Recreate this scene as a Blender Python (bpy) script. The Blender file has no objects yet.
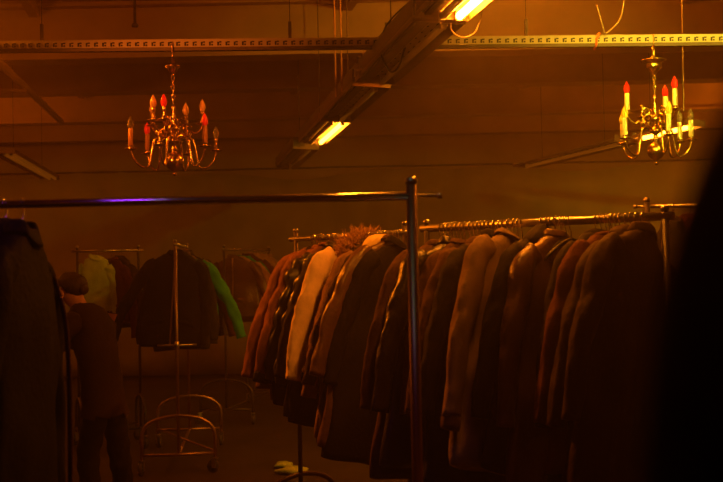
import bpy, math, random
from mathutils import Vector, Matrix, noise
PI = math.pi
R = math.radians
S = bpy.context.scene
COL = S.collection

# ------------------------------------------------------------------ camera
CAM_H = 1.58
FPX = 1000.0
cam_d = bpy.data.cameras.new('camera')
cam = bpy.data.objects.new('camera', cam_d)
COL.objects.link(cam)
S.camera = cam
MROT = Matrix.Rotation(R(90 + 1.375), 4, 'X') @ Matrix.Rotation(R(-1.2), 4, 'Z')
cam.matrix_world = Matrix.Translation((0, 0, CAM_H)) @ MROT
cam_d.sensor_width = 36
cam_d.lens = FPX / 723 * 36
cam_d.clip_start = 0.02
cam_d.dof.use_dof = True
cam_d.dof.focus_distance = 5.3
cam_d.dof.aperture_fstop = 4.6

# ------------------------------------------------------------------ exposure
vs = S.view_settings
vs.view_transform = 'Standard'
vs.look = 'None'
vs.gamma = 1
vs.use_curve_mapping = False
vs.exposure = 0.0
S.cycles.use_denoising = True
S.cycles.max_bounces = 6
S.cycles.volume_bounces = 1
S.cycles.caustics_reflective = False
S.cycles.caustics_refractive = False
S.cycles.sample_clamp_indirect = 2.0

# ------------------------------------------------------------------ hazy air
W = bpy.data.worlds.new('hall_air')
S.world = W
W.use_nodes = True
wn = W.node_tree
wn.nodes['Background'].inputs[0].default_value = (0, 0, 0, 1)
vsn = wn.nodes.new('ShaderNodeVolumeScatter')
vsn.inputs['Color'].default_value = (1, .85, .7, 1)
vsn.inputs['Density'].default_value = 0.011
vsn.inputs['Anisotropy'].default_value = 0.7
wn.links.new(vsn.outputs[0], wn.nodes['World Output'].inputs['Volume'])

# ------------------------------------------------------------------ lamps outside the frame, some of them added as fill
def aim(o, target):
    d = Vector(target) - o.location
    o.rotation_euler = d.to_track_quat('-Z', 'Y').to_euler()
def lamp(name, kind, loc, target, color, energy, **kw):
    l = bpy.data.lights.new(name, kind)
    l.color = color
    l.energy = energy
    for k, v in kw.items(): setattr(l, k, v)
    o = bpy.data.objects.new(name, l)
    COL.objects.link(o)
    o.location = loc
    if target: aim(o, target)
    return o
AMBER = (1.0, .18, .003)
# unseen fill lamps added above the racks and on both sides for brightness
lamp('fill_area_overhead', 'AREA', (1.1, 6.1, 3.62), (1.1, 6.1, 0), AMBER, 40, shape='RECTANGLE', size=.12, size_y=1.2)
lamp('fill_overhead', 'POINT', (1.1, 6.1, 3.62), None, AMBER, 66, shadow_soft_size=.08)
lamp('fill_left', 'POINT', (-6.2, 11.2, 3.2), None, AMBER, 66, shadow_soft_size=.08)
lamp('fill_right', 'POINT', (5.9, 12.0, 3.1), None, (1, .22, .004), 80, shadow_soft_size=.08)
lamp('fill_front_left', 'POINT', (-3.6, 6.6, 3.2), None, AMBER, 22, shadow_soft_size=.08)
lamp('amber_rim_light', 'SPOT', (-2.55, 5.7, 3.3), (.1, 4.75, 1.45), AMBER, 480, spot_size=R(46), spot_blend=.7, shadow_soft_size=.05)  # added rim light for the left edges and tops of the long row
# yellow spotlight on the right end of the support rail and its chandelier
lamp('yellow_spotlight', 'SPOT', (2.5, 3.6, 3.5), (1.85, 5.75, 2.85), (1, .60, .03), 170, spot_size=R(60), spot_blend=.6, shadow_soft_size=.07)
lamp('yellow_glint_light', 'AREA', (.6, 1.5, 3.3), (1.75, 5.7, 2.5), (1, .60, .03), 8, shape='RECTANGLE', size=.3, size_y=.2, spread=R(24))  # added so the right chandelier's brass has something bright to reflect
lamp('red_glint_light', 'AREA', (-2.6, 2.0, 3.3), (-1.05, 5.7, 2.5), (1, .16, .01), 3, shape='RECTANGLE', size=.3, size_y=.2, spread=R(24))  # added for red-orange glints on the left chandelier
# coloured stage lamps behind the photographer
lamp('magenta_stage_light', 'AREA', (-.65, .9, 3.4), (-.50, 2.45, 1.75), (.5, .05, 1), .17, shape='RECTANGLE', size=.9, size_y=.08, spread=R(24))
lamp('green_stage_light', 'AREA', (-.25, 1.0, 3.4), (-.14, 2.45, 1.75), (.35, 1, .05), .05, shape='RECTANGLE', size=.25, size_y=.08, spread=R(16))

# ------------------------------------------------------------------ pixel rays -> world points
M3 = MROT.to_3x3()
def ray(px, py): return M3 @ Vector(((px - 361.5) / FPX, (241 - py) / FPX, -1))
def at(px, py, D):
    r = ray(px, py); k = D / r.y
    return Vector((r.x * k, D, CAM_H + r.z * k))
def ath(px, py, H):
    r = ray(px, py); k = (H - CAM_H) / r.z
    return Vector((r.x * k, r.y * k, H))

# ------------------------------------------------------------------ materials
def mat(name, color, rough=.7, metal=0., noise=0., nscale=30., bump=0., bscale=80., c2=None, emit=None, es=0., trans=0., stretch=None):
    m = bpy.data.materials.new(name)
    m.use_nodes = True
    nt = m.node_tree; b = nt.nodes['Principled BSDF']
    b.inputs['Base Color'].default_value = (*color, 1)
    b.inputs['Roughness'].default_value = rough
    b.inputs['Metallic'].default_value = metal
    if trans: b.inputs['Transmission Weight'].default_value = trans
    tc = nt.nodes.new('ShaderNodeTexCoord')
    mp = nt.nodes.new('ShaderNodeMapping')
    nt.links.new(tc.outputs['Object'], mp.inputs[0])
    if stretch: mp.inputs['Scale'].default_value = stretch
    if noise or c2:
        n = nt.nodes.new('ShaderNodeTexNoise'); n.inputs['Scale'].default_value = nscale; n.inputs['Detail'].default_value = 5
        nt.links.new(mp.outputs[0], n.inputs['Vector'])
        rp = nt.nodes.new('ShaderNodeValToRGB')
        rp.color_ramp.elements[0].position = .32; rp.color_ramp.elements[1].position = .68
        a = c2 or tuple(c * (1 - noise) for c in color)
        rp.color_ramp.elements[0].color = (*a, 1)
        rp.color_ramp.elements[1].color = (*color, 1)
        nt.links.new(n.outputs[0], rp.inputs[0]); nt.links.new(rp.outputs[0], b.inputs['Base Color'])
    if bump:
        n2 = nt.nodes.new('ShaderNodeTexNoise'); n2.inputs['Scale'].default_value = bscale; n2.inputs['Detail'].default_value = 4
        nt.links.new(mp.outputs[0], n2.inputs['Vector'])
        bp = nt.nodes.new('ShaderNodeBump'); bp.inputs['Strength'].default_value = bump; bp.inputs['Distance'].default_value = .01
        nt.links.new(n2.outputs[0], bp.inputs['Height']); nt.links.new(bp.outputs[0], b.inputs['Normal'])
    if emit:
        b.inputs['Emission Color'].default_value = (*emit, 1); b.inputs['Emission Strength'].default_value = es
    return m
def cloth(name, color, rough=.85, **kw):
    m = mat(name, color, rough, noise=.25, nscale=14, bump=.35, bscale=kw.pop('bscale', 60), **kw)
    m.node_tree.nodes['Principled BSDF'].inputs['Specular IOR Level'].default_value = .15
    return m

M = {}
M['wall'] = mat('painted_block_wall', (.5, .36, .2), .9, noise=.25, nscale=1.2, bump=.2, bscale=14)
M['ceiling'] = mat('ceiling_boards', (.62, .42, .24), .9, noise=.2, nscale=.7, bump=.2, bscale=9)
M['beam'] = mat('painted_steel_beam', (.55, .38, .2), .7, noise=.2, nscale=2.5)
M['floor'] = mat('worn_concrete_floor', (.065, .048, .03), .5, noise=.45, nscale=1.6, bump=.15, bscale=20)
M['curtain'] = mat('heavy_drape', (.34, .29, .13), .95, noise=.2, nscale=2)
M['chrome'] = mat('chrome_tube', (.78, .76, .74), .16, 1.)
M['chrome_s'] = mat('scuffed_chrome', (.62, .58, .54), .32, 1., noise=.35, nscale=12)
M['postmetal'] = mat('worn_steel_post', (.46, .31, .22), .42, 1., noise=.2, nscale=8)
M['steel'] = mat('galvanised_steel', (.55, .5, .45), .4, 1., noise=.3, nscale=20)
M['rack'] = mat('grey_rack_paint', (.09, .065, .05), .4, .3, noise=.2, nscale=20)
M['strip'] = mat('pale_painted_channel', (.62, .56, .42), .5, .0, noise=.15, nscale=9)
M['slot'] = mat('dark_punched_slot', (.035, .03, .02), .9)
M['brass'] = mat('polished_brass', (.85, .60, .18), .24, 1., noise=.15, nscale=40)
M['brass_red'] = mat('reddish_brass', (.72, .44, .24), .24, 1., noise=.3, nscale=40)  # redder and darker than the right chandelier's brass
M['ivory'] = mat('ivory_candle_tube', (.75, .66, .42), .5)
M['tan'] = mat('tan_candle_tube', (.45, .2, .1), .55)
M['redglass'] = mat('red_glass_bulb', (.75, .02, .01), .12, emit=(1, .03, .01), es=.12)
M['clearglass'] = mat('clear_glass_bulb', (.95, .85, .7), .05, trans=.9)
M['frost'] = mat('frosted_glass_bulb', (.72, .45, .25), .25)
M['amberglass'] = mat('amber_glass_bulb', (.85, .55, .08), .15)
M['lamp'] = mat('lit_amber_tube', (1, .6, .3), .5, emit=(1, .25, .010), es=150)
M['lamp2'] = mat('lit_amber_tube_far', (1, .6, .3), .5, emit=(1, .28, .012), es=40)
M['glow'] = mat('dimly_lit_diffuser', (.7, .5, .3), .5, emit=(1, .25, .01), es=.08)
M['deadtube'] = mat('unlit_glass_tube', (.75, .68, .6), .15)
M['housing'] = mat('dark_lamp_housing', (.13, .085, .055), .5, noise=.3, nscale=8)
M['tray'] = mat('enamel_lamp_tray', (.30, .2, .12), .4, noise=.2, nscale=10)
M['cable'] = mat('thin_cable', (.55, .4, .25), .5)
M['cable_d'] = mat('dark_cable', (.04, .03, .025), .5)
M['tape'] = mat('orange_tape', (.8, .18, .05), .6)
M['rubber'] = mat('caster_rubber', (.06, .05, .05), .6)
M['wood'] = mat('wooden_hanger', (.45, .25, .11), .45, noise=.3, nscale=18, stretch=(1, 6, 6))
M['plastic'] = mat('black_plastic', (.03, .03, .03), .35)
M['skin'] = mat('skin', (.80, .42, .26), .55, noise=.08, nscale=10)
M['hair'] = mat('dark_brown_hair', (.045, .028, .02), .6, bump=.6, bscale=70, stretch=(1, 1, .2))
M['zip'] = mat('brass_zip', (.5, .38, .2), .35, .9)
for n, c, r in [('black', (.013, .010, .009), .8), ('charcoal', (.032, .026, .022), .85), ('navy', (.02, .02, .025), .8), ('brown', (.085, .042, .022), .8),
                ('darkbrown', (.05, .028, .016), .75), ('rust', (.10, .03, .014), .8), ('tan', (.18, .10, .055), .85), ('beige', (.25, .17, .105), .85),
                ('camel', (.42, .25, .13), .85), ('cream', (.82, .62, .45), .85), ('olive', (.08, .06, .025), .85), ('green', (.05, .30, .05), .8), ('lime', (.50, .66, .10), .8),  # third from the left: brighter tan, lamp light put into the colour
                ('salmon', (.21, .085, .045), .8), ('maroon', (.10, .022, .018), .8), ('palest', (.95, .72, .30), .8), ('grey', (.17, .15, .13), .85)]:
    M['c_' + n] = cloth('cloth_' + n, c, r)
M['l_black'] = mat('black_leather', (.014, .011, .01), .36, bump=.4, bscale=50)
M['l_brown'] = mat('brown_leather', (.10, .05, .028), .36, bump=.4, bscale=50)
M['l_navy'] = mat('glossy_padded_nylon', (.016, .015, .015), .4, bump=.3, bscale=30)
M['cord'] = mat('brown_corduroy', (.24, .13, .07), .9, bump=.6, bscale=120, noise=.3, nscale=20)
M['fur'] = mat('tawny_fur', (.50, .27, .13), .8, c2=(.22, .12, .06), nscale=60)

# ------------------------------------------------------------------ mesh helpers
class MB:
    def __init__(s): s.v = []; s.f = []; s.mi = []; s.m = 0; s.sm = []
    def add(s, vs, fs, smooth=True):
        o = len(s.v); s.v += [tuple(v) for v in vs]
        for f in fs: s.f.append([i + o for i in f]); s.mi.append(s.m); s.sm.append(smooth)
        return s
    def box(s, c, d, rot=None):
        x, y, z = d[0] / 2, d[1] / 2, d[2] / 2
        P = [Vector((a * x, b * y, e * z)) for a in (-1, 1) for b in (-1, 1) for e in (-1, 1)]
        if rot: P = [rot @ p for p in P]
        P = [p + Vector(c) for p in P]
        return s.add(P, [(0, 1, 3, 2), (4, 6, 7, 5), (0, 4, 5, 1), (2, 3, 7, 6), (0, 2, 6, 4), (1, 5, 7, 3)], False)
    def tube(s, pts, r, n=10, cap=True, closed=False):
        pts = [Vector(p) for p in pts]; N = len(pts)
        rr = r if isinstance(r, (list, tuple)) else [r] * N
        vs = []; prev = None
        for i, p in enumerate(pts):
            if closed: t = (pts[(i + 1) % N] - pts[i - 1])
            else: t = (pts[min(i + 1, N - 1)] - pts[max(i - 1, 0)])
            t.normalize()
            if prev is None:
                a = Vector((0, 0, 1)) if abs(t.z) < .9 else Vector((1, 0, 0))
                u = t.cross(a).normalized()
            else:
                u = (prev - t * prev.dot(t)).normalized()
            prev = u; w = t.cross(u)
            for k in range(n):
                a = 2 * PI * k / n
                vs.append(p + (u * math.cos(a) + w * math.sin(a)) * rr[i])
        fs = []
        for i in range(N if closed else N - 1):
            j = (i + 1) % N
            for k in range(n):
                fs.append((i * n + k, i * n + (k + 1) % n, j * n + (k + 1) % n, j * n + k))
        if cap and not closed:
            fs.append(tuple(range(n))[::-1]); fs.append(tuple((N - 1) * n + k for k in range(n)))
        return s.add(vs, fs)
    def lathe(s, prof, c=(0, 0, 0), n=20, rot=None):
        vs = []
        for (r, z) in prof:
            for k in range(n):
                a = 2 * PI * k / n; v = Vector((r * math.cos(a), r * math.sin(a), z))
                if rot: v = rot @ v
                vs.append(v + Vector(c))
        fs = []
        for i in range(len(prof) - 1):
            for k in range(n):
                fs.append((i * n + k, i * n + (k + 1) % n, (i + 1) * n + (k + 1) % n, (i + 1) * n + k))
        fs.append(tuple(range(n))[::-1]); fs.append(tuple((len(prof) - 1) * n + k for k in range(n)))
        return s.add(vs, fs)
    def build(s, name, mats, parent=None, loc=None):
        me = bpy.data.meshes.new(name)
        me.from_pydata(s.v, [], s.f)
        for m in (mats if isinstance(mats, (list, tuple)) else [mats]): me.materials.append(m)
        me.polygons.foreach_set('material_index', s.mi)
        me.polygons.foreach_set('use_smooth', s.sm)
        me.update()
        o = bpy.data.objects.new(name, me); COL.objects.link(o)
        if parent: o.parent = parent
        if loc is not None: o.location = loc
        return o
def empty(name, loc, rz=0):
    o = bpy.data.objects.new(name, None); COL.objects.link(o)
    o.empty_display_size = .1
    o.location = loc; o.rotation_euler = (0, 0, rz)
    return o
def tag(o, label, cat, group=None, kind=None):
    o['label'] = label; o['category'] = cat
    if group: o['group'] = group
    if kind: o['kind'] = kind
    return o
def struct(o): o['kind'] = 'structure'; return o
def bez(p0, p1, p2, p3, n=12):
    p0, p1, p2, p3 = map(Vector, (p0, p1, p2, p3)); out = []
    for i in range(n + 1):
        t = i / n; u = 1 - t
        out.append(p0 * u**3 + p1 * 3 * u * u * t + p2 * 3 * u * t * t + p3 * t**3)
    return out
def spline(ctrl, n=6):
    c = [Vector(p) for p in ctrl]; c = [c[0] * 2 - c[1]] + c + [c[-1] * 2 - c[-2]]; out = []
    for i in range(1, len(c) - 2):
        for k in range(n):
            t = k / n
            out.append(.5 * ((2 * c[i]) + (-c[i - 1] + c[i + 1]) * t + (2 * c[i - 1] - 5 * c[i] + 4 * c[i + 1] - c[i + 2]) * t * t + (-c[i - 1] + 3 * c[i] - 3 * c[i + 1] + c[i + 2]) * t**3))
    out.append(c[-2]); return out
ORD = ['first', 'second', 'third', 'fourth', 'fifth', 'sixth', 'seventh', 'eighth', 'ninth', 'tenth', 'eleventh', 'twelfth', 'thirteenth', 'fourteenth', 'fifteenth',
       'sixteenth', 'seventeenth', 'eighteenth', 'nineteenth', 'twentieth', 'twenty-first', 'twenty-second', 'twenty-third', 'twenty-fourth']

# ================================================================== THE SETTING
AX = Vector((-.178, .984, 0)).normalized()      # long axis of the hall (tube rows run along it)
X0, X1, Y0, Y1, HC = -8.0, 7.5, -3.5, 16.0, 3.95
T = .2
struct(MB().box(((X0 + X1) / 2, (Y0 + Y1) / 2, -T / 2), (X1 - X0 + 2 * T, Y1 - Y0 + 2 * T, T)).build('floor', M['floor']))
struct(MB().box(((X0 + X1) / 2, (Y0 + Y1) / 2, HC + T / 2), (X1 - X0 + 2 * T, Y1 - Y0 + 2 * T, T)).build('ceiling', M['ceiling']))
struct(MB().box(((X0 + X1) / 2, Y1 + T / 2, HC / 2), (X1 - X0 + 2 * T, T, HC)).build('wall_back', M['wall']))
struct(MB().box(((X0 + X1) / 2, Y0 - T / 2, HC / 2), (X1 - X0 + 2 * T, T, HC)).build('wall_front', M['wall']))
struct(MB().box((X0 - T / 2, (Y0 + Y1) / 2, HC / 2), (T, Y1 - Y0, HC)).build('wall_left', M['wall']))
struct(MB().box((X1 + T / 2, (Y0 + Y1) / 2, HC / 2), (T, Y1 - Y0, HC)).build('wall_right', M['wall']))
# cross beams under the ceiling, each an I-section
tn = 0
for (by, bh) in [(8.9, .50), (11.0, .42), (13.2, .42), (15.1, .42)]:
    tn += 1
    m = MB(); cx = (X0 + X1) / 2; L = X1 - X0
    m.box((cx, by, HC - bh / 2), (L, .05, bh - .04))
    m.box((cx, by, HC - bh + .016), (L, .26, .032))
    m.box((cx, by, HC - .016), (L, .26, .032))
    struct(m.build('trim_%d' % tn, M['beam']))
# slim ceiling joists along the hall
for jx in (-5.6, -2.6, .2, 3.2, 6.0):
    tn += 1
    m = MB(); a = Vector((jx + .6, 4.0, HC - .05)); b = a + AX * 11.8
    ang = math.atan2(AX.y, AX.x)
    m.box((a + b) / 2, ((b - a).length, .08, .10), Matrix.Rotation(ang, 3, 'Z'))
    struct(m.build('trim_%d' % tn, M['beam']))

# drape in front of the back wall, wavy top edge
def drape():
    m = MB(); NX = 260; NZ = 10; x0, x1 = -7.2, 6.9; vs = []
    for side in (0, 1):
        for i in range(NX + 1):
            x = x0 + (x1 - x0) * i / NX
            top = 2.96 + .05 * math.sin(x * 1.35) + .035 * math.sin(x * 3.1 + 1) - .03 * math.cos(x * .6)
            for k in range(NZ + 1):
                z = .03 + (top - .03) * k / NZ
                y = 15.0 - .35 + .03 * math.sin(x * 11 + .8 * math.sin(x * 2.3)) * (.45 + .55 * (1 - k / NZ)) + side * .012
                vs.append((x, y, z))
    fs = []; st = (NX + 1) * (NZ + 1)
    for i in range(NX):
        for k in range(NZ):
            a = i * (NZ + 1) + k; b = a + NZ + 1
            fs.append((a, b, b + 1, a + 1)); fs.append((st + a, st + a + 1, st + b + 1, st + b))
        a = i * (NZ + 1) + NZ; b = a + NZ + 1
        fs.append((a, b, st + b, st + a))
        a = i * (NZ + 1); b = a + NZ + 1
        fs.append((a, st + a, st + b, b))
    m.add(vs, fs)
    return m
r_ = empty('drape', (0, 14.65, 0))
tag(r_, 'wide brown drape hanging across the back of the hall with a wavy top edge', 'curtain')
d_ = drape().build('fabric', M['curtain'], r_); d_.location = (0, -14.65, 0)
mm = MB().tube([(-7.3, 0, 3.02), (7.0, 0, 3.02)], .015)
mm.build('curtain_pole', M['rack'], r_)

# ================================================================== SUPPORT RAIL (punched channel)
SA = at(-40, 45.3, 5.75); SB = at(770, 37.4, 5.75)
sdir = (SB - SA); SL = sdir.length; sang = -math.asin(sdir.z / SL)
SROT = Matrix.Rotation(sang, 3, 'Y')
strip = MB()
strip.box((SL / 2, 0, 0), (SL, .004, .046))
strip.box((SL / 2, .02, .021), (SL, .04, .004))
strip.box((SL / 2, .02, -.021), (SL, .04, .004))
strip.m = 1
k = 0; x = .02
while x < SL - .03:
    strip.box((x, -.0025, -.005), (.010, .002, .022))
    strip.box((x + .012, -.0025, .0045), (.014, .002, .008))
    strip.box((x + .013, -.0025, -.011), (.010, .002, .009))
    x += .0475
strip.m = 2
strip.box((SL / 2, .02, -.032), (SL, .036, .020))  # dark bar put in for the shadow line below the channel
so = strip.build('support_rail', [M['strip'], M['slot'], M['housing']])
so.location = SA; so.rotation_euler = (0, sang, 0)
tag(so, 'long pale punched metal channel hung under the ceiling carrying both chandeliers', 'rail')
def strip_pt(px):
    t = (px + 40) / 810.; return SA.lerp(SB, t)

# rods that carry the support rail from the ceiling
for i, (px, lb) in enumerate([(41, 'dark drop bracket above the rail left of the left chandelier'), (290, 'dark drop bracket above the rail between left chandelier and lamp row'),
                              (527, 'dark drop bracket above the yellow-lit part of the rail')]):
    p = strip_pt(px); m = MB()
    e = empty('rail_bracket', (p.x, p.y + .02, p.z + .023))
    tag(e, lb, 'bracket')
    MB().box((0, 0, .05), (.018, .018, .10)).build('clamp', M['housing'], e)
    MB().tube([(0, 0, .09), (0, 0, HC - p.z - .023)], .0025, 6).build('rod', M['housing'], e)

# ================================================================== LUMINAIRES
HF = 2.75
def luminaire(p_far, L, label, lit=None, tubes=(), group=None, wide=.26, dim=False, box=True, tilt=0):
    """runs from p_far towards the viewer along -AX for L metres; local +Y = AX"""
    e = empty('tube_luminaire', p_far - AX * L, math.atan2(AX.y, AX.x) - PI / 2)
    tag(e, label, 'ceiling light', group)
    w = wide / 2
    if box:
        m = MB(); m.box((-w * .55, L / 2, .055), (w * .85, L - .01, .085))
        m.box((-w * .55, L / 2, .008), (w * .25, L - .01, .012))
        m.build('gear_box', M['housing'], e)
    m = MB()
    # folded tray, open downwards
    prof = [(-w, -.012), (-w, .012), (-w * .1, .014), (w * .05, .03), (w * .85, .03), (w, -.02)]
    th = .003; vs = []
    for yy in (0.005, L - .005):
        for (a, b) in prof: vs.append((a, yy, b))
        for (a, b) in prof: vs.append((a, yy, b + th))
    n = len(prof); fs = []
    for i in range(n - 1):
        fs.append((i, i + 1, 2 * n + i + 1, 2 * n + i)); fs.append((n + i, 3 * n + i, 3 * n + i + 1, n + i + 1))
    fs.append((0, 2 * n, 3 * n, n)); fs.append((n - 1, 2 * n - 1, 4 * n - 1, 3 * n - 1))
    m.add(vs, fs, False)
    m.m = 1
    yy = .1
    while yy < L - .08:
        m.box((w * .42, yy, .0275), (.012, .03, .004)); m.box((w * .1, yy + .05, .029), (.008, .014, .004)); yy += .13
    m.build('reflector', [M['tray'], M['slot']], e)
    for yy in (.012, L - .012):
        m = MB(); m.add([(-w, yy - .004, -.012), (w, yy - .004, -.024), (w, yy - .004, .035), (-w, yy - .004, .05), (-w, yy + .004, -.012), (w, yy + .004, -.024), (w, yy + .004, .035), (-w, yy + .004, .05)],
                        [(0, 1, 2, 3), (7, 6, 5, 4), (0, 4, 5, 1), (1, 5, 6, 2), (2, 6, 7, 3), (3, 7, 4, 0)], False)
        m.build('end_plate', M['tray'], e)
    if not box:
        for yy in (L * .2, L * .8): MB().tube([(0, yy, .03), (0, yy, HC - HF)], .003, 6).build('drop_rod', M['housing'], e)
    for (tx, state) in tubes:
        mt = {'lit': M['lamp'], 'lit2': M['lamp2'], 'off': M['deadtube'], 'dim': M['glow']}[state]
        tr = .019; y0, y1 = .10, L - .06
        MB().tube([(tx, y0, -.012), (tx, y1, -.012)], tr, 14).build('tube', mt, e)
        for yy in (y0 - .014, y1 + .014):
            MB().box((tx, yy, -.002), (.028, .026, .060)).build('lamp_holder', M['ivory'], e)
    return e
LF = ath(313, 141, HF)                     # far end of the visible lit tube of the middle row
def row_pt(d): return LF - AX * d
luminaire(row_pt(-.06), 1.42, 'amber lit tube light at the far lower end of the diagonal row', tubes=[(.075, 'lit2'), (-.02, 'off')])
luminaire(row_pt(1.39), 1.55, 'unlit tube light directly beyond the pale support rail in the diagonal row', tubes=[(.04, 'off')])
luminaire(row_pt(3.04), 1.62, 'unlit tube light crossing under the pale support rail', tubes=[(.04, 'off')])
luminaire(row_pt(4.70), 1.5, 'brightly lit amber tube light at the top edge of the picture', tubes=[(.07, 'lit'), (-.01, 'off')])
luminaire(row_pt(-2.4), 1.9, 'dark unlit tube light beyond the lit far end of the diagonal row', tubes=[(.04, 'off')], wide=.26)
# trunking on top of the row
e = empty('cable_trunking', row_pt(6.0) + Vector((0, 0, .10)), math.atan2(AX.y, AX.x) - PI / 2)
tag(e, 'dark cable trunking running along the top of the diagonal row of tube lights', 'trunking')
MB().box((-.03, 4.0, .035), (.09, 9.0, .06)).build('duct', M['housing'], e)
for yy in (.8, 2.3, 3.8, 5.3, 6.8): MB().tube([(-.03, yy, .06), (-.03, yy, HC - HF - .10)], .004, 6).build('drop_rod', M['housing'], e)
# right row, behind right chandelier
RA = ath(525, 166, HF); RB = ath(692, 125, HF); RD = (RB - RA)
AXs = AX; AX = (-RD).normalized()
luminaire(RA + AX * 0, 2.5, 'dim tube light sloping in from the right behind the right chandelier, unlit far part', tubes=[(.0, 'dim')], wide=.32, box=False)
luminaire(RB + AX * .86, .92, 'lit amber tube light seen through the arms of the right chandelier', tubes=[(.0, 'lit2')], wide=.2, box=False)
AX = AXs
# left row
LA = ath(50, 178, HF); LB = ath(-4, 148, HF); AX = (LA - LB).normalized()
luminaire(LA, 2.9, 'dim amber diffuser light at the left edge of the picture', tubes=[(.0, 'dim'), (.07, 'dim')], wide=.24, box=False)
AX = AXs
# conduit at the far left top
CA = ath(-3, 60, 3.38); CB = ath(57, 118, 3.38)
e = MB().tube([CA, CB + (CB - CA) * .1], .035, 10).build('conduit_pipe', M['beam']); tag(e, 'slanting ceiling pipe at the upper left edge', 'pipe')
e = MB().tube([at(-6, 90, 9.6), at(26, 91, 9.6)], .02, 8).build('pipe_branch', M['beam']); tag(e, 'short level pipe joining the slanting pipe at upper left', 'pipe')
# two thin drop rods left of the lamp row
for px, py1, lb in ((335, 97, 'left of the two thin drop rods beside the lamp row'), (341, 92, 'right of the two thin drop rods beside the lamp row')):
    p = at(px, 50, 6.6); q = at(px + 1, py1, 6.6)
    tag(MB().tube([(p.x, p.y, HC), q], .006, 6).build('drop_rod', M['beam']), lb, 'rod')
p = at(683, 0, 6.3); q = at(684, 112, 6.3)
tag(MB().tube([(p.x, p.y, HC), q], .003, 6).build('hanging_wire', M['beam']), 'thin wire hanging right of the right chandelier', 'wire')
# sprinkler heads
for px, py, lb in ((135, 25, 'small dark ceiling sprinkler above the left chandelier'),):
    p = at(px, py, 8.0)
    e = empty('sprinkler', (p.x, p.y, p.z)); tag(e, lb, 'sprinkler')
    MB().lathe([(.004, -.02), (.026, -.016), (.03, 0), (.012, .02), (.012, HC - p.z)], n=12).build('sprinkler_head', M['housing'], e)
# clamps on the lamp row
for px, py, lb in ((389, 24, 'small dark clamp on the lamp row above the support rail'), (361, 57, 'small steel clip on the left side of the lamp row below the support rail'), (358, 70, 'lowest steel clip on the left side of the lamp row')):
    p = at(px, py, 5.9 if py < 50 else 6.1)
    m = MB(); m.box((0, 0, 0), (.05, .03, .012)); m.box((-.02, 0, -.02), (.01, .03, .04)); m.tube([(.01, 0, -.03), (.01, 0, .03)], .006, 6)
    o = m.build('clamp', M['housing'] if py < 50 else M['steel'], None, p); tag(o, lb, 'clamp')
# cables
def cable(name, pts, r, m, lb):
    return tag(MB().tube(spline(pts, 6), r, 6).build(name, m), lb, 'cable')
cable('cable', [at(451, 23, 4.75), at(452, 31, 4.75), at(461, 37, 4.75), at(473, 34, 4.75), at(480, 22, 4.75), at(481, 10, 4.75), at(474, -2, 4.75)], .0035, M['cable'], 'thin cable looping under the end of the bright tube light')
cable('cable', [at(384, 38, 5.6), at(381, 52, 5.6), at(386, 66, 5.6), at(392, 72, 5.55), at(399, 66, 5.5), at(404, 50, 5.5), at(409, 30, 5.4), at(411, 10, 5.3)], .006, M['cable_d'], 'dark cable drooping under the unlit part of the lamp row')
cable('cable', [at(380, 45, 5.6), at(385, 28, 5.5), at(396, 14, 5.4), at(412, 0, 5.3)], .005, M['cable_d'], 'dark cable lying along the left side of the lamp row')
cable('wire', [at(597, 5, 5.7), at(600, 16, 5.7), at(605, 34, 5.7)], .004, M['cable'], 'stiff wire end sticking up from the orange tape on the rail')
cable('wire', [at(605, 34, 5.7), at(613, 28, 5.7), at(621, 17, 5.7), at(625, -4, 5.7)], .004, M['cable'], 'loose wire curving up from the tape on the rail to the ceiling')
p = strip_pt(598)
m = MB()
m.tube([(p.x - .012, p.y - .008, p.z - .034), (p.x - .010, p.y - .010, p.z), (p.x + .008, p.y - .008, p.z + .030), (p.x + .010, p.y + .03, p.z + .034), (p.x + .0, p.y + .05, p.z), (p.x - .012, p.y + .04, p.z - .05)], .007, 8, closed=True)
tag(m.build('tape_wrap', M['tape']), 'orange tape wrapped round the yellow-lit rail', 'tape')

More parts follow.
